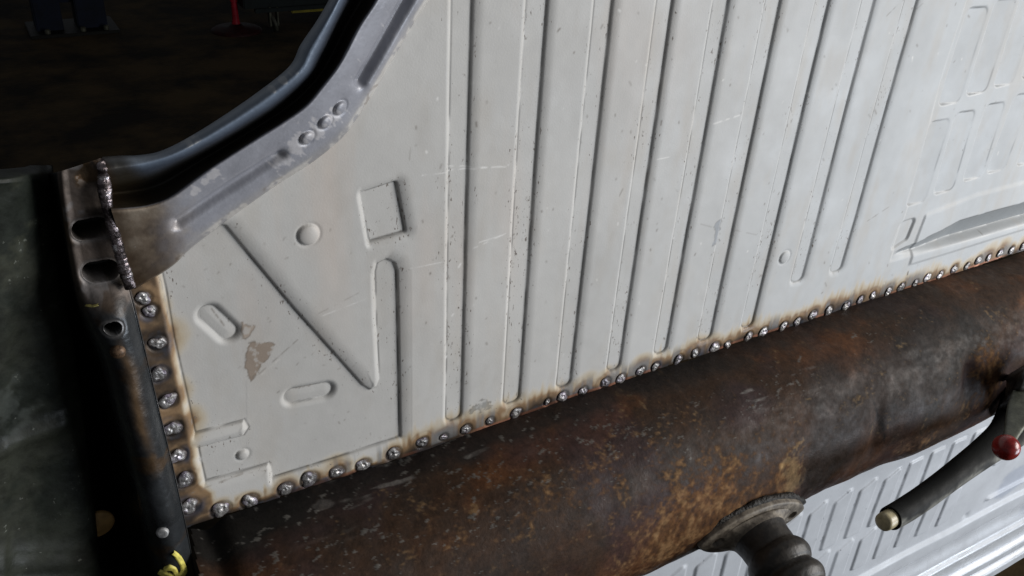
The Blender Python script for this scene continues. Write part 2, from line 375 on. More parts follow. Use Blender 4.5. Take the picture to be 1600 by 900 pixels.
# long scratches
def scr(a, b, c, wd=.0007, amt=.7, sharp=None):
    global C
    A, B = W(*a, 0), W(*b, 0)
    i0, i1 = np.searchsorted(xs, [min(A[0], B[0])-.004, max(A[0], B[0])+.004]); j0, j1 = np.searchsorted(zs, [min(A[1], B[1])-.004, max(A[1], B[1])+.004])
    x, z = X[i0:i1, j0:j1], Z[i0:i1, j0:j1]
    d = sdseg(x, z, A, B); al = amt*np.exp(-(d/wd)**2)*ss(-.5, .3, vn(x, z, .006, int(a[0])))
    C[i0:i1, j0:j1] = mix(C[i0:i1, j0:j1], c, al)
LT, DK = (.68, .67, .65), (.16, .14, .12)
scr((660,274),(795,258), LT); scr((705,262),(790,261), LT); scr((740,388),(790,365), LT); scr((745,380),(783,368), LT)
scr((500,495),(570,468), LT, amt=.5); scr((498,490),(560,458), DK, amt=.35); scr((405,592),(468,536), DK, .0008, .55); scr((412,590),(440,566), (.5,.48,.45), .0012)
scr((640,420),(690,410), LT, amt=.5); scr((250,428),(303,672), (.25,.24,.23), .0007, .65)
scr((1355,345),(1390,322), DK, .0008, .6); scr((1150,360),(1182,367), DK, amt=.4); scr((1095,350),(1120,357), DK, amt=.4); scr((1385,25),(1402,8), DK)
scr((1110,195),(1155,180), LT, .001, .7); scr((1020,250),(1045,245), LT); scr((1413,450),(1419,424), (.03,.03,.03), .0012, 1); scr((388,600),(388,710), (.33,.32,.31), .0006, .6)
scr((300,770),(380,742), (.2,.17,.14), .0008, .7); scr((380,742),(420,735), (.3,.27,.24), .0006, .5); scr((286,802),(330,801), (.2,.05,.03), .001, .9)
for i_ in range(7): scr((332+3*i_,486+4*i_),(336+3*i_,492+4*i_), DK, .0008, .7); scr((462+5*i_,616-i_),(469+5*i_,612-i_), DK, .0008, .7)
scr((640,250),(641,230), DK, amt=.4); scr((720,662),(735,640), DK, .0012, .6); scr((730,520),(740,560), DK, amt=.2)
for k in range(260):
    x0, y0 = rng.uniform(620, 1580), rng.uniform(5, 600)
    L_ = rng.choice([1.5, 2, 3, 6, 12], p=[.35, .3, .2, .1, .05]); th = rng.normal(1.75, .5)
    scr((x0, y0), (x0+L_*math.cos(th), y0+L_*math.sin(th)), DK if rng.rand() < .8 else LT, .0011, rng.uniform(.3, .85))
for k in range(80):
    x0, y0 = rng.uniform(260, 620), rng.uniform(340, 700); th = rng.uniform(0, 3.1); L_ = rng.uniform(1, 5)
    scr((x0, y0), (x0+L_*math.cos(th), y0+L_*math.sin(th)), DK, .0008, rng.uniform(.25, .7))
rough = .50-.12*heat+.08*fbm(X, Z, .05, 91, 3)
S = np.stack([np.clip(rough, .25, .8), ss(.45, .8, heat)*.55+cop*.3, np.clip(.18+SP*.95-heat*.5+.35*fbm(X, Z, .05, 95, 3), 0, 1.1)], -1)
# heat pits around welds
Hy = H.copy()
for (cx, cz), r in zip(nu, nr):
    i0, i1 = np.searchsorted(xs, [cx-.03, cx+.03]); j0, j1 = np.searchsorted(zs, [cz-.03, cz+.03])
    rr = r/1400*np.linalg.norm(np.array([cx, 0, cz])-CAM); d = np.hypot(X[i0:i1, j0:j1]-cx, Z[i0:i1, j0:j1]-cz)
    Hy[i0:i1, j0:j1] += .0010*np.exp(-((d-rr*1.15)/.0016)**2)
    C[i0:i1, j0:j1] = mix(C[i0:i1, j0:j1], (.03, .025, .022), .75*np.exp(-((d-rr*1.08)/.0013)**2)*(d > rr*.8)+.4*(d < rr))
V = np.stack([X, Hy, Z], -1)
cutp = [W(*p, 0) for p in [(790,-270),(725,-150),(672,-80),(630,-20),(612,40),(580,95),(550,138),(505,190),(460,222),(400,262),(325,310),(270,345),(235,375),(205,440),(204,492),(221,566),(245,685),(277,810),(300,925)]]
cutp = cutp+[(3, cutp[-1][1]-.1), (3, cutp[0][1])]
panel = gridobj('floor_panel', V, C, S, m_primer, root, keep=(hgt > 0) & (sdpoly(X, Z, cutp) < 0))
panel['label'] = 'light grey primed floor panel with long pressed ribs and a scorched welded edge'

def weldspot(px, py, r, seed, parent):
    c = P(px, py, -.0005); dist = np.linalg.norm(c-CAM); R_ = r/1400*dist*1.04
    n, m = 15, 32; a = np.linspace(0, 2*np.pi, m+1); u = np.linspace(0, 1, n)
    U_, A_ = np.meshgrid(u, a, indexing='ij')
    rs = np.random.RandomState(seed); el = rs.uniform(.82, 1.0); rot = rs.uniform(0, 3.14)
    wav = 1+.13*np.sin(2*A_+rs.uniform(0, 6))+.09*np.sin(3*A_+rs.uniform(0, 6))+.06*np.sin(5*A_+rs.uniform(0, 6))
    x = U_*np.cos(A_)*wav; z = U_*np.sin(A_)*wav*el
    x, z = x*math.cos(rot)-z*math.sin(rot), x*math.sin(rot)+z*math.cos(rot)
    h = .16*(1-U_**3)**.8
    ox, oz = rs.uniform(-.3, .3, 2)
    h += .09*np.exp(-((x-ox)**2+(z-oz)**2)/.05)-.16*np.exp(-((x+ox)**2+(z+oz)**2)/.03)
    h += .09*fbm(x+seed*9, z, .5, seed, 3)*(1-U_**4)
    V = np.stack([c[0]+x*R_, c[1]-h*R_, c[2]+z*R_], -1)
    f_ = fbm(x+seed*3, z, .6, seed+3, 3)
    Cc = mix(np.full(V.shape, .46), (.10, .085, .085), np.clip(ss(.62, 1.0, U_+.15*f_)+ss(.45, .9, f_)*.6, 0, 1))
    Cc = mix(Cc, (.40, .36, .50), ss(.2, .6, fbm(x, z+seed*4, .8, seed+9, 2))*.35)
    Cc = Cc*rs.uniform(.55, 1.15)*np.array([1, .97, .95])
    Ss = np.stack([.40+.2*np.clip(f_, 0, 1)+.3*ss(.7, 1, U_), np.full(U_.shape, .75), np.zeros_like(U_)], -1)
    return gridobj('weld_spot', V, Cc, Ss, m_weld, parent)
for i, (a, b, r) in enumerate(WELDS): weldspot(a, b, r, i+1, panel)

# ---- tunnel
TW, TH = .270, .150
xt = np.arange(-.40, 1.62, .0018); nv = 330
tt = np.linspace(0, 1, nv)
e = 2.5
ang = tt*np.pi
cx_ = np.cos(ang); sx_ = np.sin(ang)
prof_t = np.sign(cx_)*np.abs(cx_)**(2/e)      # +1 at the weld line
prof_h = np.abs(sx_)**(2/e)
XX, TT = np.meshgrid(xt, tt, indexing='ij')
PT = np.broadcast_to(prof_t, XX.shape); PH = np.broadcast_to(prof_h, XX.shape)
wid = TW*(1+.02*np.sin(XX*5))+.02*ss(.35, .6, XX)*ss(1.0, .75, XX)*0
Zt = -.1890-.0075*ss(.25, -.22, XX)*(.5+.5*PT)-wid/2+PT*wid/2; Yt = -TH*PH*(1-.35*ss(1.05, 1.5, XX)*0)+.004
N2 = np.stack([np.zeros_like(PT), -PH, PT], -1); N2 /= np.linalg.norm(N2, axis=-1, keepdims=True)
arc = TT*.47
Dn = .004*fbm(XX, arc, .25, 101, 2)+.0012*fbm(XX, arc, .05, 103, 3)
def tb(px, py):
    """surface coordinates on the tunnel of a point one sees"""
    q = pix(np.stack([XX, Yt, Zt], -1)[::6, ::4])
    Y_ = Yt[::6, ::4]; d = np.hypot(q[..., 0]-px, q[..., 1]-py)
    d = d+(TT[::6, ::4] > .80)*1e3
    i = np.unravel_index(d.argmin(), d.shape); return XX[::6, ::4][i], arc[::6, ::4][i]
def gau(px, py, rx, ra, rot=0):
    a = tb(px, py); u = XX-a[0]; v = arc-a[1]
    u, v = u*math.cos(rot)+v*math.sin(rot), -u*math.sin(rot)+v*math.cos(rot)
    return np.exp(-(u/rx)**2-(v/ra)**2)
Dn -= .006*gau(1375, 665, .012, .05)          # dented step
Dn -= .012*gau(1518, 590, .018, .04); Dn += .005*gau(1545, 612, .03, .03)
Dn -= .006*gau(1250, 730, .05, .05)*0
Dn += .007*ss(.62, .70, XX)*ss(.98, .9, XX)*ss(.2, .3, arc)
Dn += .005*gau(1450, 640, .07, .05)
Dn -= .010*gau(330, 850, .012, .3)
Vt = np.stack([XX, Yt, Zt], -1)+N2*Dn[..., None]
n1 = fbm(XX, arc, .12, 111, 5); n2 = fbm(XX, arc, .03, 113, 4); n3 = fbm(XX, arc, .008, 117, 3)
Ct = mix(np.zeros(XX.shape+(3,))+np.array([.034, .0175, .0095]), (.078, .031, .012), ss(-.2, .6, n1+.4*n2))
Ct = mix(Ct, (.022, .016, .013), ss(.1, .8, -n1+.5*n2)*.7)
Ct = mix(Ct, (.030, .017, .019), ss(.0, .6, fbm(XX, arc, .10, 119, 3))*.6)   # plum oxide
lower = ss(.12, .22, arc)
rz = np.clip(1.1*gau(1120, 780, .09, .06)+.9*gau(1060, 850, .09, .05)+1.2*gau(1230, 765, .04, .05)+.9*gau(1430, 690, .05, .025)+gau(1550, 600, .035, .05)+.8*gau(1540, 560, .03, .04)+.5*gau(900, 760, .2, .05), 0, 1.3)
rustc = lerp_stops(np.clip(.5+.5*n3+.2*n2, 0, 1), [(0, (.035, .017, .009)), (.5, (.105, .048, .018)), (1, (.21, .12, .055))])
n4 = fbm(XX, arc, .0045, 118, 2); ra_ = (ss(.25, 1.35, rz+.35*n2+.25*n3+.35*n4)*.9)[..., None]; Ct = Ct*(1-ra_)+rustc*ra_
dz = np.clip(1.1*gau(1310, 640, .06, .10)+1.3*gau(1430, 600, .10, .09)+gau(1290, 720, .05, .05)+gau(1500, 520, .1, .06), 0, 1)
Ct = mix(Ct, (.019, .018, .0175), ss(.15, 1.1, dz+.35*n2+.3*n1)*.85)
cr1 = tb(1368, 628); cr2 = tb(1382, 690); crease_shade = np.exp(-(sdseg(XX, arc, cr1, cr2)/.0035)**2); Ct = mix(Ct, (.006, .005, .005), .8*crease_shade*ss(-.6, .2, n3+n2))  # shadow of the dented crease painted as a dark line
Ct = mix(Ct, (.17, .115, .06), .75*ss(.3, .9, gau(1238, 745, .022, .045)+.4*n2+.35*n4)); Ct = mix(Ct, (.30, .19, .08), gau(1220, 727, .004, .005))
# black sealer beside the weld line, sparkle
tar = ss(.040, .012, arc+.010*n2)*ss(1.3, .2, XX)
Ct = mix(Ct, (.012, .010, .009), np.clip(tar*.85, 0, 1))
tar2 = np.clip(gau(330, 830, .05, .06)+gau(420, 800, .06, .03), 0, 1); Ct = mix(Ct, (.008, .007, .006), tar2)
# grey scrapes
fl = fbm(XX*.8, arc*1.5+XX*.5, .0068, 121, 4); zone = np.clip(.9*gau(760, 720, .16, .05)+gau(680, 760, .12, .05)+gau(1210, 615, .09, .03)+.7*gau(1000, 680, .15, .04)+.9*gau(500, 830, .16, .06)+.5*gau(700, 800, .25, .08)+.7*gau(1370, 520, .15, .02)+gau(1225, 612, .03, .02), 0, 1)
fa = ss(.69, .80, fl+.33*zone-.20)*(zone > .12)
Ct = mix(Ct, (.115, .11, .10), fa*.65)
sc1 = ss(.60, .8, fbm(XX*.25, arc, .012, 127, 3))*np.clip(gau(620, 740, .10, .04)+gau(1200, 600, .1, .03), 0, 1); Ct = mix(Ct, (.16, .15, .14), sc1*.6)
St = np.stack([np.clip(.66+.13*n2-.26*dz*ss(.18, .26, arc)-.17*ss(.24, .33, arc)+.25*ra_[..., 0]+.1*n3, .2, .95), np.clip(.08+.1*n1+.55*dz*ss(.22, .30, arc)+.25*ss(.24, .33, arc)*ss(.75, .45, XX)-.4*ra_[..., 0]-.3*tar, 0, 1), np.zeros_like(XX)], -1)
tkeep = XX > (-.3745-.10*np.clip(-Yt, 0, .2))
Vt -= 0
Vt += N2*(ra_*.0006*n3[..., None]+fa[..., None]*.0003)
tun = gridobj('centre_tunnel', Vt, Ct, St, m_rust, root, keep=tkeep)
tun['label'] = 'rust brown rounded tunnel with orange rust patches and dents'

# ---- far floor panel, beyond the tunnel
xs2 = np.concatenate([np.arange(-.45, .30, .006), np.arange(.30, 1.95, .0022)]); zs2 = np.arange(-1.245, -.44, .0018)
X2, Z2 = np.meshgrid(xs2, zs2, indexing='ij'); H2 = np.zeros_like(X2)
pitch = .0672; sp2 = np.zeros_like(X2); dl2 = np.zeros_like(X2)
for k in range(-16, 12):
    x0 = .735+k*pitch
    rows = [(-.628, -.772), (-.785, -.890)] if k < 7 else [(-.628, -.772)]
    for j, (zt, zb) in enumerate(rows):
        sh = -.008*j; zo = 0 if k > 1 else (k-2)*-.012
        x1 = x0+sh; a, b = x1, x1+.044
        q = inset([(a, zb), (b, zb), (b, zt-zo*.0+(.006 if k < 3 else 0)), (a, zt-.018*(k < 3))], .008)
        s = sdpoly(X2, Z2, q)-.008
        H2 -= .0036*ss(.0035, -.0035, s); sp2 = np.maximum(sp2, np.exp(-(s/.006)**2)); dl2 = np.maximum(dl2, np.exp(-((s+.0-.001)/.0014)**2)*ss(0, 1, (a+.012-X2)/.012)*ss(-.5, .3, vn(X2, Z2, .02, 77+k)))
def zst(z0, d, wd=.01, x0=-9):
    return d*ss(-wd, wd, z0-Z2)*ss(x0, x0+.02, X2)
H2 -= zst(-.928, .008, .008)
H2 += zst(-.978, .020, .010); H2 -= zst(-1.040, .010, .02); H2 -= zst(-1.062, .010, .008)
H2 += zst(-1.09, .016, .02); H2 -= zst(-1.150, .012, .006); H2 += zst(-1.182, .016, .006); H2 -= zst(-1.215, .014, .008)
H2 -= .006*np.exp(-((Z2+.886)/.007)**2)*ss(1.30, 1.32, X2)*ss(1.62, 1.6, X2)
c0 = P(1220+1085/3.75, 660+545/3.75); H2 += .004*np.exp(-((X2-c0[0])**2+(Z2-c0[2])**2)/.009**2)
H2 += .0012*fbm(X2, Z2, .15, 201, 2)
V2_ = np.stack([X2, H2, Z2], -1)
C2 = np.zeros(X2.shape+(3,))+np.array([.385, .405, .435])
C2 *= (1+.06*fbm(X2, Z2, .1, 203, 4))[..., None]
C2 *= (1-.55*dl2)[..., None]  # shaded left edges of the raised slots painted dark
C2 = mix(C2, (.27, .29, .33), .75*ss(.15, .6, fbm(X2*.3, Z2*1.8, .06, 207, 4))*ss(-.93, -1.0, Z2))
C2 = mix(C2, (.28, .31, .37), .7*ss(.3, .6, gz := np.exp(-((X2-1.40)/.06)**2-((Z2+.875)/.05)**2)+.2*fbm(X2, Z2, .02, 209, 3)))
C2 = mix(C2, (.30, .31, .32), .6*ss(-1.06, -1.085, Z2)*ss(-1.15, -1.12, Z2))
S2 = np.stack([np.clip(.42+.1*fbm(X2, Z2, .06, 211, 3)-.12*ss(-.92, -1.0, Z2), .2, .8), .08*ss(-.92, -1.0, Z2), np.clip(sp2*.8+.3, 0, 1)], -1)
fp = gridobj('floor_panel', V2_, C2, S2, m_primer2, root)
fp['label'] = 'pale blue grey floor panel beyond the tunnel with short raised ribs and stepped sill'

# ---- patches lofted through control sections
def catmull(Pc, n):
    """Pc (k,...) -> (n,...)"""
    k = len(Pc); t = np.linspace(0, k-1, n); i = np.minimum(t.astype(int), k-2); f = (t-i).reshape((-1,)+(1,)*(Pc.ndim-1))
    p0 = Pc[np.maximum(i-1, 0)]; p1 = Pc[i]; p2 = Pc[i+1]; p3 = Pc[np.minimum(i+2, k-1)]
    return .5*((2*p1)+(-p0+p2)*f+(2*p0-5*p1+4*p2-p3)*f*f+(-p0+3*p1-3*p2+p3)*f**3)
def linres(Pc, n):
    k = len(Pc); t = np.linspace(0, k-1, n); i = np.minimum(t.astype(int), k-2); f = (t-i).reshape((-1,)+(1,)*(Pc.ndim-1))
    return Pc[i]*(1-f)+Pc[i+1]*f
def patch(rows, nu_, nv_):
    A = np.array([[P(*q) for q in r] for r in rows])
    A = catmull(A, nu_); A = catmull(A.transpose(1, 0, 2), nv_).transpose(1, 0, 2)
    return A
def near(V, px, py, mask=None):
    q = pix(V); d = np.hypot(q[..., 0]-px, q[..., 1]-py)
    if mask is not None: d = np.where(mask, d, 1e9)
    i = np.unravel_index(d.argmin(), d.shape); return V[i]
def segd(V, a, b):
    e_ = b-a; w_ = V-a; t_ = np.clip((w_@e_)/(e_@e_), 0, 1); return np.linalg.norm(w_-t_[..., None]*e_, axis=-1), t_

# ---- curved rail, blue grey primer
st_ = [((640,-230),(664,-226),(712,-222),(806,-212)), ((540,-48),(562,-47),(606,-44),(696,-40)), ((516,0),(540,0),(584,0),(670,0)), ((496,34),(522,38),(557,42),(643,42)), ((472,71),(500,85),(528,98),(610,98)),
       ((454,105),(482,118),(503,132),(580,150)), ((405,145),(440,155),(474,165),(540,208)), ((348,184),(392,188),(434,193),(495,247)), ((290,219),(330,224),(371,232),(430,290)),
       ((250,238),(284,247),(320,265),(358,341)), ((216,245),(240,264),(268,303),(300,385)), ((190,246),(205,272),(228,318),(268,415)), ((160,248),(166,280),(172,322),(212,450))]
rows = []
for o_, b1, c4, pe in st_:
    o_, b1, c4, pe = map(np.array, (o_, b1, c4, pe)); L = lambda a, b, t: a*(1-t)+b*t
    pts = [(*(o_+(o_-c4)*.04), .03), (*o_, -.006), (*L(o_, b1, .45), -.024), (*b1, -.018), (*L(b1, c4, .5), .006), (*L(b1, c4, .9), -.012), (*L(c4, pe, .04), -.030), (*L(c4, pe, .2), -.029), (*L(c4, pe, .5), -.021), (*L(c4, pe, .8), -.012), (*L(c4, pe, .93), -.0085), (*pe, -.006), (*(pe+(pe-c4)*.01), .004)]
    rows.append(pts)
A = patch(rows, 600, 300)
nU, nV = A.shape[:2]; uu = np.linspace(-1, 11, nU)[:, None]*np.ones((1, nV)); vv = np.ones((nU, 1))*np.linspace(0, 12, nV)[None]
nz = fbm(A[..., 0], A[..., 2], .03, 301, 4); nz2 = fbm(A[..., 0], A[..., 2], .008, 303, 3)
A[..., 1] += .0008*fbm(A[..., 0], A[..., 2], .04, 305, 2)
col_rail = lerp_stops(vv+.12*nz, [(0, (.20, .23, .26)), (1.4, (.24, .28, .33)), (2.2, (.13, .165, .22)), (2.9, (.045, .055, .075)), (3.5, (.020, .019, .018)), (5.3, (.034, .027, .018)), (5.85, (.03, .026, .024)), (6.05, (.235, .24, .27)), (9, (.24, .245, .275)), (10.2, (.27, .265, .27)), (11.3, (.26, .25, .25)), (12, (.1, .09, .09))])
def groove(A, a, b, wd, dep):
    pa, pb = near(A, *a), near(A, *b); d, t = segd(A[..., [0, 2]], pa[[0, 2]], pb[[0, 2]]); prof = np.exp(-(d/wd)**2)
    A[..., 1] += dep*prof; return prof
g1 = groove(A, (564,127), (640,-8), .006, .009); g2 = groove(A, (280,349), (438,245), .006, .009)
ridge = groove(A, (575,128), (655,-8), .006, -.003)
for bx_, by_ in ((531,169), (508,191), (480,215)):
    c = near(A, bx_, by_); d = np.linalg.norm(A-c, axis=-1); r = .0068
    A[..., 1] -= .0036*np.sqrt(np.clip(1-(d/r)**2, 0, 1)); A[..., 1] += .001*np.exp(-((d-r-.001)/.0015)**2)
rub = np.zeros_like(vv)
for bx_, by_, rr_ in ((520,180,.010), (494,203,.011), (463,228,.011), (441,250,.010), (331,272,.006), (303,299,.006), (318,284,.005)):
    c = near(A, bx_, by_); rub = np.maximum(rub, np.exp(-(np.linalg.norm(A-c, axis=-1)/rr_)**2))
col_rail = mix(col_rail, (.42, .41, .42), ss(.45, .75, rub+.55*fbm(A[..., 0]+A[..., 2], (A[..., 2]-A[..., 0])*.4, .005, 307, 3)+.05)*.7*(vv > 6))
rim = ss(9.6, 10.2, vv)*ss(12, 11.5, vv); col_rail = mix(col_rail, (.46, .44, .41), ss(.0, .4, nz+.6*nz2)*rim*.75)
col_rail = mix(col_rail, (.14, .11, .09), ss(.3, .6, fbm(A[..., 0], A[..., 2], .012, 309, 3))*rim*.5)
col_rail = mix(col_rail, (.40, .42, .44), ss(.35, .6, fbm(A[..., 0], A[..., 2], .012, 311, 4))*(vv < 2.2)*(vv > .6)*.8)
tan_ = ss(8.6, 10.2, uu+.5*nz)
tc_ = lerp_stops(np.clip(.5+.6*nz+.3*nz2, 0, 1), [(0, (.10, .065, .035)), (.5, (.21, .155, .10)), (1, (.33, .27, .20))])
tmask = tan_*ss(5.9, 6.1, vv)
col_rail = col_rail*(1-tmask[..., None]*.85)+tc_*tmask[..., None]*.85
tm2 = ss(9.2, 10.2, uu)*(1-ss(5.8, 6.0, vv)); col_rail = mix(col_rail, (.05, .038, .02), tm2*.8)
dkk = ss(10.4, 10.9, uu); col_rail = mix(col_rail, (.05, .03, .015), dkk*.75)
rs_ = np.stack([np.clip(.42+.1*nz+.12*(vv > 3)*(vv < 6), .2, .9), .15+.45*np.clip(tmask+tm2, 0, 1), np.clip(.25+.35*nz, 0, 1)*(vv > 6)*.8], -1)
rail = gridobj('curved_rail', A, col_rail, rs_, m_blue, root)
rail['label'] = 'curved blue grey rail with a black channel, pressed grooves and three round dimples'

# ---- slotted cross member along the left edge
cs = [((70,272),(92,269),(125,258),(157,247)), ((72,277),(90,275),(126,266),(158,258)), ((79,306),(95,321),(133,312),(163,300)), ((92,365),(103,373),(146,366),(178,357)), ((104,430),(114,438),(160,434),(199,432)),
      ((118,489),(130,502),(176,500),(213.5,490)), ((131,560),(160,572),(196,570),(231,563)), ((141,640),(178,645),(213,640),(248,636)), ((150,720),(198,722),(234,722),(269,722)), ((160,810),(222,815),(258,814),(289,812)), ((170,925),(248,925),(282,925),(314,925)), ((205,1150),(310,1150),(344,1150),(376,1150))]
rows = []
for k, (l0, l2, m_, r_) in enumerate(cs):
    l0, l2, m_, r_ = map(np.array, (l0, l2, m_, r_)); fl_ = ss(3.6, 5.2, np.array(float(k)))
    yl = -.012-.010*fl_; ym = -.014-.026*fl_; yr = -.016-.012*fl_
    pts = [(*(l0), .11), (*(l0*.6+l2*.4), .075), (*(l0*.1+l2*.9), .01), (*(l2*.9+m_*.1), yl), (*(l2*.5+m_*.5), (yl+ym)/2-.004*fl_), (*m_, ym), (*(m_*.5+r_*.5), (ym+yr)/2-.003*fl_), (*(m_*.1+r_*.9), yr), (*r_, yr+.003), (*(r_+np.array([.6, 0])), .006)]
    rows.append(pts)
B = patch(rows, 700, 240)
ub = np.linspace(0, 11, B.shape[0])[:, None]*np.ones((1, B.shape[1])); vb = np.ones((B.shape[0], 1))*np.linspace(0, 9, B.shape[1])[None]
mz = fbm(B[..., 0], B[..., 2], .035, 401, 4); mz2 = fbm(B[..., 0], B[..., 2], .010, 403, 4)
B[..., 1] += .0008*mz
cm = mix(np.zeros(B.shape)+np.array([.030, .033, .036]), (.075, .045, .022), ss(.25, .8, mz+.3*mz2)*.8)
upper = ss(5.2, 4.0, ub)
cm = mix(cm, mix(np.zeros(B.shape)+np.array([.045, .033, .024]), (.12, .095, .08), ss(-.1, .5, mz+.4*mz2)), upper*.9)
cm = mix(cm, (.085, .05, .02), ss(.35, .7, fbm(B[..., 0], B[..., 2], .03, 407, 3))*upper*.7)
cm = mix(cm, (.22, .21, .21), ss(.4, .7, fbm(B[..., 0], B[..., 2], .02, 409, 3))*upper*(np.abs(vb-4) < 1.3)*.6)
rustl = np.exp(-((vb-5.2-.3*mz)/.55)**2)*ss(5, 6, ub)*ss(-.3, .5, fbm(B[..., 0]*.6, B[..., 2]*.3, .02, 411, 3)); cm = mix(cm, (.11, .065, .03), rustl*.7)
cm = mix(cm, (.12, .035, .015), ss(8.2, 8.6, vb)*ss(9.2, 9.6, ub)*.8)
cm = mix(cm, (.010, .011, .010), ss(2.6, 2.0, vb))  # left wall blackened in the colour for the shadow of the gap
c = near(B, 105, 268); gl_ = np.exp(-(((B[..., 0]-c[0])/.03)**2+((B[..., 2]-c[2])/.008)**2))
cm = mix(cm, (.45, .27, .15), gl_*ss(.1, .5, mz2)*.9); cm = mix(cm, (.75, .72, .68), gl_*ss(.35, .6, mz2))  # glints on the top edge, painted as rust and bare metal colours
pitb = np.zeros_like(vb)
for hx, hy, hl_, hw_, ang_ in ((143,358,.0058,.0086,-.05), (158,424.5,.0056,.0082,-.12), (177,515,.001,.0055,0)):
    c = near(B, hx, hy, vb > 2.9); dxw = B[..., 0]-c[0]; dzw = B[..., 2]-c[2]
    ca, sa = math.cos(ang_+.12), math.sin(ang_+.12); u_ = dxw*ca+dzw*sa; v_ = -dxw*sa+dzw*ca
    d = np.hypot(np.maximum(np.abs(u_)-hl_, 0), v_)-hw_
    lip = np.exp(-((d-.0015)/.0018)**2); B[..., 1] += .0009*lip
    cm = mix(cm, (.17, .16, .155), lip*.5)
    d = np.where(vb > 2.9, d, 1.); ins = ss(.0004, -.0012, d); B[..., 1] += .030*ins; pitb = np.maximum(pitb, ins)
cm = mix(cm, (.006, .006, .005), pitb)  # shadow inside the holes painted into the colour
sm = np.stack([np.clip(.34+.12*mz+.18*upper, .15, .9), np.clip(.45+.2*mz-.2*rustl-pitb, 0, 1), np.clip(.2+.4*mz2, 0, 1)*(1-pitb)*(vb > 2.5)], -1)
cmb = gridobj('cross_member', B, cm, sm, m_dark, root)
cmb['label'] = 'dark bare steel cross member with two slotted holes'

# ---- old dark green panel at the far left
gs = []
for y, yy in ((258, .10), (268, .055), (278, .045), (300, .048), (400, .055), (520, .06), (640, .065), (760, .065), (830, .063), (860, .058), (890, .052), (940, .048), (1150, .048)):
    gl = np.interp(y, [258, 278, 306, 365, 430, 489, 560, 720, 925, 1150], [70, 73, 80, 92, 104, 118, 131, 150, 171, 205])
    gs.append([(-420, y+30, yy-.08), (-140, y+12, yy-.07), (-60, y+8, yy-.065), (0, y+6, yy-.06), (35, y+3, yy-.05), (gl-22, y, yy-.035), (gl-8, y, yy-.015), (gl+3, y, yy+.03), (gl+12, y, .112)])
G = patch(gs, 560, 220)
gn = fbm(G[..., 0], G[..., 2], .06, 501, 5); gn2 = fbm(G[..., 0], G[..., 2], .014, 503, 4)
d, _ = segd(G, near(G, -20, 712), near(G, 98, 660)); G[..., 1] -= .006*np.exp(-(d/.010)**2)
G[..., 1] += .001*gn
gc = mix(np.zeros(G.shape)+np.array([.014, .0165, .013]), (.026, .028, .021), ss(-.1, .7, gn+.3*gn2))
gc = mix(gc, (.04, .042, .028), ss(.1, .8, gn2+.4*gn)*np.exp(-((G[..., 2]-near(G, 40, 320)[2])/.05)**2)*.7)
gc = mix(gc, (.05, .056, .05), ss(.5, .9, gn2*.7+np.exp(-(np.linalg.norm(G-near(G, 12, 640), axis=-1)/.03)**2))*.6)
gc = mix(gc, (.03, .032, .026), np.exp(-(d/.008)**2)*.5)
gc = mix(gc, (.026, .028, .020), ss(0, 1, np.exp(-((G[..., 2]-near(G, 40, 870)[2])/.03)**2))*.5)
gp = gridobj('bulkhead_panel', G, gc, np.stack([.5+.15*gn2, .0*gn, np.clip(.5+.6*gn2, 0, 1.2)], -1), m_green, root)
gp['label'] = 'dusty dark green old panel with a pressed crease'

bv = {}
def bvh(o):
    if o.name not in bv:
        me = o.data; n = len(me.vertices); v = np.empty(n*3, np.float32); me.vertices.foreach_get('co', v)
        f = np.empty(len(me.polygons)*4, np.int32); me.polygons.foreach_get('vertices', f)
        bv[o.name] = BVHTree.FromPolygons(v.reshape(-1, 3).tolist(), f.reshape(-1, 4).tolist())
    return bv[o.name]
def hit(o, px, py):
    r = ray(px, py); h = bvh(o).ray_cast(Vector(CAM), Vector(r), 10)
    n = h[1]; 
    if n is not None and n.dot(Vector(r)) > 0: n = -n
    return h[0], n
def ribbon(name, o, pts, wpx, mat, parent, lift=.0018, seed=0, n=60):
    P2 = catmull(np.array(pts, float), n); d = np.gradient(P2, axis=0); d /= np.linalg.norm(d, axis=1)[:, None]; nn = np.stack([-d[:, 1], d[:, 0]], 1)
    V = np.zeros((n, 7, 3)); w_ = wpx*(1+.12*fbm(np.arange(n)*1., np.zeros(n), 9, seed, 2)); w_[0] *= .75; w_[-1] *= .6
    for i in range(n):
        for j in range(7):
            q = P2[i]+nn[i]*w_[i]*((j-3)/3)
            h, no = hit(o, *q)
            V[i, j] = np.array(h)+np.array(no)*(lift if 0 < j < 6 else 0)
    return V
m_yel = plain('yellow_paint_marker', (.62, .55, .12), .5, var=.25, scale=250, bump=.0002)
Vs = []
for pts, wd in (([(270,863),(276,868),(284,880),(287,892),(281,901),(274,905)], 4.4), ([(249,893),(258,897),(266,900),(276,903)], 4.2), ([(257,889),(266,887),(273,891),(276,900)], 4.0)):
    Vs.append(ribbon('m', cmb, pts, wd, None, None))
allV = np.concatenate([v.reshape(-1, 3) for v in Vs]); allF = np.concatenate([gridfaces(60, 7)+i*420 for i in range(3)])
pm = link('paint_mark', rawmesh('paint_mark', allV, allF), m_yel, cmb); pm['label'] = 'yellow hand painted stroke mark'
# small yellow mark higher up
yv = ribbon('m', cmb, [(135,477),(145,478),(154,476)], 2, None, None); pm2 = link('paint_mark', rawmesh('paint_mark', yv.reshape(-1, 3), gridfaces(60, 7)), plain('faded_yellow', (.22, .19, .06), .6), cmb)

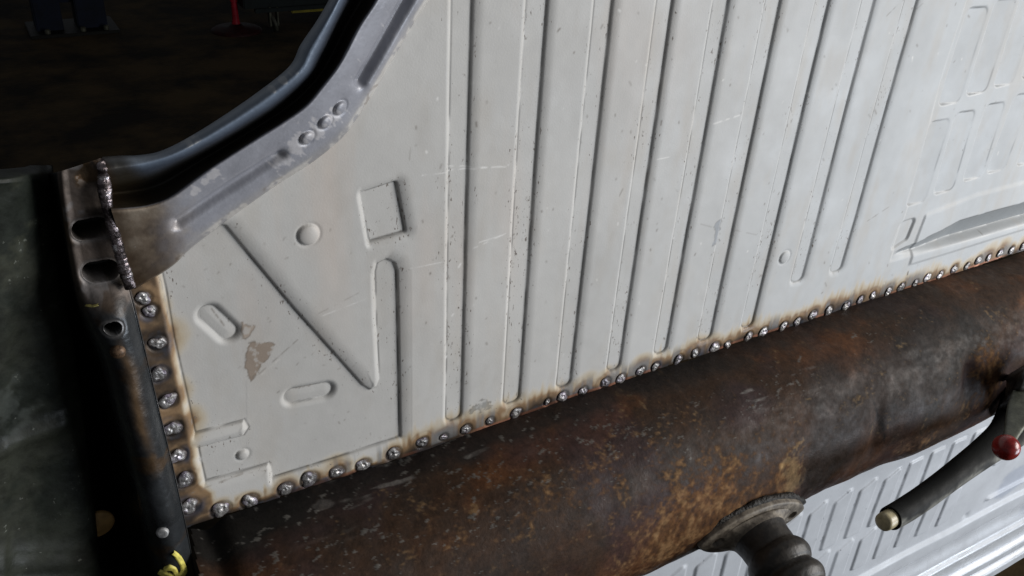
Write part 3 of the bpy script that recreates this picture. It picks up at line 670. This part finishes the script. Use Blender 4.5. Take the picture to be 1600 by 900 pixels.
def lathe(name, base, axis, prof, mat, parent, seg=48, wob=0, seed=0, up=None, ell=1.0):
    """prof: list of (distance along the axis, radius)"""
    a = unit(np.array(axis, float)); u = np.cross(a, np.array([1, 0, 0]) if up is None else up); u = unit(u); v = np.cross(a, u)
    A_ = np.linspace(0, 2*np.pi, seg+1); V = np.zeros((len(prof), seg+1, 3))
    for i, (t, r) in enumerate(prof):
        rr = r*(1+wob*np.sin(A_*3+i*.3+seed))
        V[i] = np.array(base)+a*t+np.cos(A_)[:, None]*u*rr[:, None]*ell+np.sin(A_)[:, None]*v*rr[:, None]
    me = rawmesh(name, V.reshape(-1, 3), gridfaces(len(prof), seg+1))
    return link(name, me, mat, parent)
# rivets and plug on the cross member / green panel
m_zinc = plain('dull_zinc', (.33, .33, .33), .5, .4, var=.15, scale=400)
h, no = hit(cmb, 254, 831)
lathe('bolt_head', h, no, [(-.001, .0058), (.0022, .0058), (.003, .0052), (.0032, .003), (.0030, .0)], m_zinc, cmb)
h, no = hit(cmb, 184, 549); m_rb = plain('rusty_bolt', (.10, .06, .035), .5, .4, var=.4, scale=300)
lathe('bolt_head', h, no, [(-.001, .0062), (.002, .0062), (.004, .0045), (.005, .002), (.0052, 0)], m_rb, cmb)
h, no = hit(gp, 150, 818) if False else hit(cmb, 150, 818)
m_plug = plain('amber_plug', (.30, .18, .06), .6, var=.2)
plug_c = P(150, 818, -.03+.07)
lathe('drain_plug', plug_c, (0.1, -1, .1), [(.0, .0175), (.003, .0175), (.004, .016), (.0042, 0)], m_plug, gp, ell=.85)

# weld seam between cross member and curved rail: stacked ripples
def seam(pts, rpx, parent, seed):
    P2 = catmull(np.array(pts, float), 260)
    C0 = np.array([P(a, b, c) for a, b, c in P2]); d = np.gradient(C0, axis=0); s_ = np.cumsum(np.linalg.norm(d, axis=1)); d = d/np.linalg.norm(d, axis=1)[:, None]
    u = np.cross(d, np.array([0, 1., 0])); u /= np.linalg.norm(u, axis=1)[:, None]; v = np.cross(d, u)
    ph = (s_/.0048) % 1; r = rpx*(.80+.16*np.sqrt(1-ph**2*.9)+.30*fbm(s_, s_*0, .014, seed, 3)); A_ = np.linspace(0, 2*np.pi, 33)
    V = C0[:, None]+r[:, None, None]*(np.cos(A_)[None, :, None]*u[:, None]+.62*np.sin(A_)[None, :, None]*v[:, None])
    nn_ = fbm(V[..., 0], V[..., 2], .006, seed, 3)
    Cc = mix(np.zeros(V.shape)+np.array([.16, .135, .14]), (.035, .028, .028), ss(-.1, .4, nn_)); Cc = mix(Cc, (.5, .48, .5), ss(.45, .8, -nn_))
    return gridobj('weld_seam', V, Cc, np.stack([.28+.1*nn_, np.full(nn_.shape, .8), 0*nn_], -1), m_weld, parent)
seam([(158,256,-.014),(160,264,-.024),(162,278,-.020),(164,300,-.024),(168,326,-.026),(175,352,-.026),(182,376,-.026),(189,402,-.026),(196,426,-.026),(204,450,-.026)], .0045, cmb, 5)

# ---- gear lever boot
m_rub = plain('perished_rubber', (.011, .009, .007), .5, var=.35, scale=60, c2=(.038, .029, .021), lo=.4, hi=.75, bump=.0008, bscale=160)
m_tarm = plain('old_sealer', (.012, .010, .008), .7, var=.4, bump=.004, bscale=250)
bc = P(1176, 822, -.150); ax = unit(np.array([-.07, -1, -.20]))
boot = empty('gear_lever_boot', tuple(bc)); boot.parent = root
bo = np.array(bc); exx = unit(np.array([1, 0, 0])-ax*ax[0]); eyy = np.cross(ax, exx)
def L3(u, v, t): return exx*u+eyy*v+ax*t
nA = 160; A_ = np.linspace(0, 2*np.pi, nA+1)
def ovalpt(a, s, t, hu=.086, hv=.043):
    c_, s_ = math.cos(a), math.sin(a)
    u = hu*abs(c_)**1.05*np.sign(c_); v = hv*abs(s_)**1.35*np.sign(s_)
    return L3(u*s, v*s, t)
rings = [(1.0, -.012), (1.06, -.008), (1.06, .000), (1.03, .003), (.93, .0045), (.75, .006)]
V = np.array([[ovalpt(a, s, t) for a in A_] for s, t in rings])
# neck flowing out of the flange into the bellows
neck = [(.042, .006), (.0365, .013), (.035, .026), (.0345, .038), (.0345, .046), (.038, .051), (.0415, .059), (.042, .068), (.039, .076), (.0355, .081), (.0365, .086), (.0395, .093), (.040, .101), (.037, .109), (.0335, .114), (.0345, .119), (.037, .127), (.036, .136), (.031, .143), (.027, .175), (.012, .177), (.001, .177)]
NV = np.array([[L3(math.cos(a)*r*1.08*(1.35 if k == 0 else 1.08 if k == 1 else 1), math.sin(a)*r*1.08*(.85 if k == 0 else 1), t*.94) for a in A_] for k, (r, t) in enumerate(neck)])
VV = catmull(np.concatenate([V, NV]), 360)
for sgn, uu_ in ((-1, -.064), (1, .064)):       # bolt holes in the flange
    cpt = L3(uu_, 0, .0045); q = VV.reshape(-1, 3)-cpt; du = q@exx; dv = q@eyy; dt = q@ax
    k = ss(.0095, .0075, np.hypot(du, dv))*(np.abs(dt) < .012); VV -= (k[:, None]*ax*.009).reshape(VV.shape)
kf = 98
m_flg = plain('brown_grey_flange', (.11, .09, .07), .6, var=.35, scale=70, c2=(.22, .19, .15), bump=.0006)
link('flange', rawmesh('flange', VV[:kf+1].reshape(-1, 3), gridfaces(kf+1, nA+1)), m_flg, boot)
link('bellows', rawmesh('bellows', VV[kf:].reshape(-1, 3), gridfaces(360-kf, nA+1)), m_rub, boot)
for uu_ in (-.064, .064):
    lathe('bolt_head', L3(uu_, .001, -.004), ax, [(0, .0052), (.004, .0052), (.006, .0035), (.0062, 0)], m_rb, boot)
V = np.array([[ovalpt(a, s*(1+.025*math.sin(a*9)+.015*math.sin(a*23)), t) for a in A_] for s, t in [(1.02, -.016), (1.14, -.010), (1.13, -.005), (1.02, -.003)]])
link('sealer_bead', rawmesh('sealer_bead', catmull(V, 24).reshape(-1, 3), gridfaces(24, nA+1)), m_tarm, boot)
boot['label'] = 'perished black rubber bellows boot on an oval bolted flange'

# ---- handbrake lever
hb_ = empty('handbrake_lever', tuple(P(1390, 812, -.25))); hb_.parent = root
hb_['label'] = 'black handbrake lever with a cream push button'
hbo = P(1390, 812, -.25)
path = [(1391,810,-.250,18.0,18.0), (1415,796,-.245,18.2,18), (1445,776,-.238,18,18), (1476,753,-.230,18,18), (1509,728,-.222,19,17), (1541,704,-.212,21,15), (1572,679,-.200,25,13), (1596,650,-.190,33,12), (1615,620,-.18,42,12), (1640,580,-.17,48,12)]
pp = catmull(np.array(path), 120); C0 = np.array([P(a, b, c) for a, b, c, _, _ in pp]); D0 = np.gradient(C0, axis=0); D0 /= np.linalg.norm(D0, axis=1)[:, None]
Vw = C0-CAM; dist0 = np.linalg.norm(Vw, axis=1); Vw /= dist0[:, None]
S0 = np.cross(D0, Vw); S0 /= np.linalg.norm(S0, axis=1)[:, None]; T0 = np.cross(S0, D0)
A_ = np.linspace(0, 2*np.pi, 49)
ra1 = pp[:, 3]/1400*dist0*.94; rb1 = pp[:, 4]/1400*dist0*.9
flat = ss(50, 80, np.arange(120.))
V = C0[:, None]+ra1[:, None, None]*np.cos(A_)[None, :, None]*S0[:, None]+rb1[:, None, None]*np.sin(A_)[None, :, None]*T0[:, None]
# open end: turn the rim inwards
inner = []
for k, (t, s) in enumerate(((0, .95), (.0, .88), (.012, .86), (.03, .86))):
    inner.append(C0[0]+D0[0]*t+s*(V[0]-C0[0]))
V = np.concatenate([np.array(inner[::-1]), V])-hbo
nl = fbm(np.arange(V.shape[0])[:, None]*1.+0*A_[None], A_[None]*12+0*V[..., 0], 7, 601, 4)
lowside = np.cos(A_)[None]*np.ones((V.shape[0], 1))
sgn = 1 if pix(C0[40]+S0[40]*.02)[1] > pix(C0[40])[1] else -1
lit_side = ss(.45, 1.05, sgn*lowside+.35*nl)  # light on the lower side painted into the colour, broken by noise
Cl = mix(np.zeros(V.shape)+np.array([.0035, .0038, .0035]), (.16, .16, .145), lit_side*(.35+.55*np.clip(nl+.4, 0, 1))); Cl[:4] = (.008, .008, .008)
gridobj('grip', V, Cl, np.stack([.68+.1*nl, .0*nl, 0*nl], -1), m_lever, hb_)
m_btn = plain('aged_cream_plastic', (.36, .31, .19), .38, var=.2, scale=90, bump=.0001)
lathe('push_button', C0[0]-hbo+D0[0]*.006, -D0[0], [(0, .0125), (.020, .0125), (.0235, .012), (.0255, .010), (.0262, .006), (.0263, 0)], m_btn, hb_)

# ---- heater lever with red knob
ht = empty('heater_lever', tuple(P(1572, 699, -.26))); ht.parent = root; hto = P(1572, 699, -.26)
ht['label'] = 'thin lever ending in a glossy red round knob'
m_red = plain('glossy_red_plastic', (.20, .012, .010), .28, var=.25, scale=60, bump=.0001)
m_grn = plain('grubby_olive_steel', (.075, .078, .060), .5, .3, var=.3, scale=70)
rk = 17.5/1400*np.linalg.norm(hto-CAM)
ad = unit(P(1606, 612, -.20)-hto)
lathe('knob', np.zeros(3)-ad*rk, ad, [(rk*(1-math.cos(t)), rk*math.sin(t)*(1.0 if t < 1.9 else .98)) for t in np.linspace(0, 2.75, 28)], m_red, ht)
# flat tapering rod
s_ = unit(np.cross(ad, unit(hto-CAM))); t_ = np.cross(s_, ad)
R_ = []
for k in range(40):
    q = k/39; wd = (.009+.010*ss(0, .5, np.array(q)))*1.0; th = .005
    R_.append([ad*(rk*.7+q*.20)+s_*wd*np.sign(math.cos(a))*abs(math.cos(a))**.6+t_*th*np.sign(math.sin(a))*abs(math.sin(a))**.6 for a in np.linspace(0, 2*np.pi, 33)])
link('lever_rod', rawmesh('lever_rod', np.array(R_).reshape(-1, 3), gridfaces(40, 33)), m_grn, ht)

# ---- dark bracket carrying both levers
m_blk = plain('greasy_black_steel', (.012, .011, .009), .5, .2, var=.5, scale=50, bump=.001)
brk = patch([[(1565,590,-.13),(1590,575,-.155),(1640,545,-.16)], [(1572,596,-.16),(1600,580,-.19),(1650,552,-.19)], [(1568,625,-.17),(1600,610,-.20),(1650,590,-.20)], [(1556,650,-.155),(1600,655,-.18),(1660,640,-.18)], [(1548,662,-.10),(1600,690,-.12),(1660,690,-.12)]], 60, 60)
brk[..., 1] += .002*fbm(brk[..., 0], brk[..., 2], .02, 701, 3)
lb = link('lever_bracket', rawmesh('lever_bracket', brk.reshape(-1, 3), gridfaces(60, 60)), m_blk, root)
sd = lb.modifiers.new('s', 'SOLIDIFY'); sd.thickness = .004

# ---------------------------------------------------------------- the garage behind
FZ = -1.9
def ground_pt(px, py, z=FZ):
    r = ray(px, py); t = (z-CAM[2])/r[2]; return CAM+r*t
m_floor = plain('oily_garage_floor', (.012, .009, .0045), .9, var=.6, scale=1.6, c2=(.030, .020, .009), bump=.004, bscale=30)
me = rawmesh('garage_floor', np.array([(-30, -6, FZ), (40, -6, FZ), (40, 60, FZ), (-30, 60, FZ)]), np.array([[0, 1, 2, 3]]))
m_floor.node_tree.nodes['Principled BSDF'].inputs['Specular IOR Level'].default_value = .1
gf = link('garage_floor', me, m_floor, None); tag(gf, 'dark oily concrete garage floor', 'floor', kind='structure')

m_redp = plain('red_painted_steel', (.12, .005, .010), .5, var=.3, scale=20)
m_redd = plain('grimy_red_steel', (.010, .002, .002), .6, var=.4, scale=20)
g = ground_pt(370, 48); js = empty('jack_stand', tuple(g)); tag(js, 'slim red stand on a round base plate in the dark garage', 'stand')
lathe('base', (0, 0, 0), (0, 0, 1), [(0, .24), (.012, .24), (.03, .21), (.04, .08), (.07, .04), (.075, 0)], m_redd, js, up=np.array([0, 1, 0]))
lathe('pole', (0, 0, 0), (0, 0, 1), [(.05, .045), (.10, .034), (.16, .030), (1.4, .030), (1.4, 0)], m_redp, js, up=np.array([0, 1, 0]))
lathe('collar', (0, 0, .28), (0, 0, 1), [(0, .036), (.05, .036), (.05, .03)], m_redp, js, up=np.array([0, 1, 0]))

def boxv(x0, x1, y0, y1, z0, z1, bev=.01):
    import bmesh
    bm = bmesh.new(); bmesh.ops.create_cube(bm, size=1)
    for v in bm.verts: v.co = Vector(((x0+x1)/2+v.co.x*(x1-x0), (y0+y1)/2+v.co.y*(y1-y0), (z0+z1)/2+v.co.z*(z1-z0)))
    if bev: bmesh.ops.bevel(bm, geom=bm.edges[:], offset=bev, segments=2, affect='EDGES')
    me = bpy.data.meshes.new('b'); bm.to_mesh(me); bm.free(); return me
m_cart = plain('dark_green_cart_paint', (.004, .006, .006), .6, var=.3, scale=10)
m_cast = plain('grey_castor_metal', (.035, .035, .026), .5, .3, var=.3, scale=20)
m_tyre = plain('pale_castor_wheel', (.03, .03, .024), .5, var=.3, scale=20)
m_yt = plain('dull_yellow_plastic', (.10, .085, .010), .5, var=.2, scale=10)
g = ground_pt(432, 50); ct = empty('tool_cart', tuple(g)); tag(ct, 'dark tool cart on castors with a yellow strip under it', 'cart')
link('body', boxv(-.30, .85, -.02, .6, .24, 1.2), m_cart, ct, smooth=False)
link('lower_rail', boxv(-.20, .75, -.04, .0, .20, .24, .005), m_cart, ct, smooth=False)
def castor(x, y):
    c = empty('castor', (x, y, .085)); c.parent = ct
    lathe('wheel', (-.02, 0, 0), (1, 0, .25), [(0, .0), (0, .05), (.004, .075), (.012, .085), (.028, .085), (.036, .075), (.04, .05), (.04, 0)], m_tyre, c, up=np.array([0, 1, 0]))
    link('fork', boxv(-.045, -.025, -.035, .035, -.02, .16, .004), m_cast, c, smooth=False)
    link('fork', boxv(.03, .045, -.035, .035, -.02, .16, .004), m_cast, c, smooth=False)
castor(-.02, 0); castor(.62, 0)
link('tray', boxv(.17, .50, .02, .25, .16, .235, .01), m_yt, ct, smooth=False)

m_lift = plain('dark_blue_lift_paint', (.0025, .004, .009), .6, var=.3, scale=8)
g = ground_pt(120, 50); lp = empty('lift_post', tuple(g)); tag(lp, 'dark blue lift column base bolted to the garage floor', 'lift post')
link('column', boxv(-.33, -.10, 0, .3, .0, 2.2, .01), m_lift, lp, smooth=False)
link('column', boxv(.02, .28, 0, .3, .0, 2.2, .01), m_lift, lp, smooth=False)
link('web', boxv(-.10, .02, .1, .2, .25, 2.2, .01), m_lift, lp, smooth=False)
link('base_plate', boxv(-.40, .36, -.15, .4, .0, .03, .006), plain('lift_base', (.004, .004, .003), .5), lp, smooth=False)
for x in (-.25, .05, .25):
    lathe('anchor_bolt', (x, -.10, .03), (0, 0, 1), [(0, .025), (.03, .025), (.04, .015), (.04, 0)], m_cast, lp, seg=12, up=np.array([0, 1, 0]))

for m_ in (m_redp, m_redd, m_cart, m_cast, m_tyre, m_yt, m_lift, bpy.data.materials['lift_base']):
    m_.node_tree.nodes['Principled BSDF'].inputs['Specular IOR Level'].default_value = .08
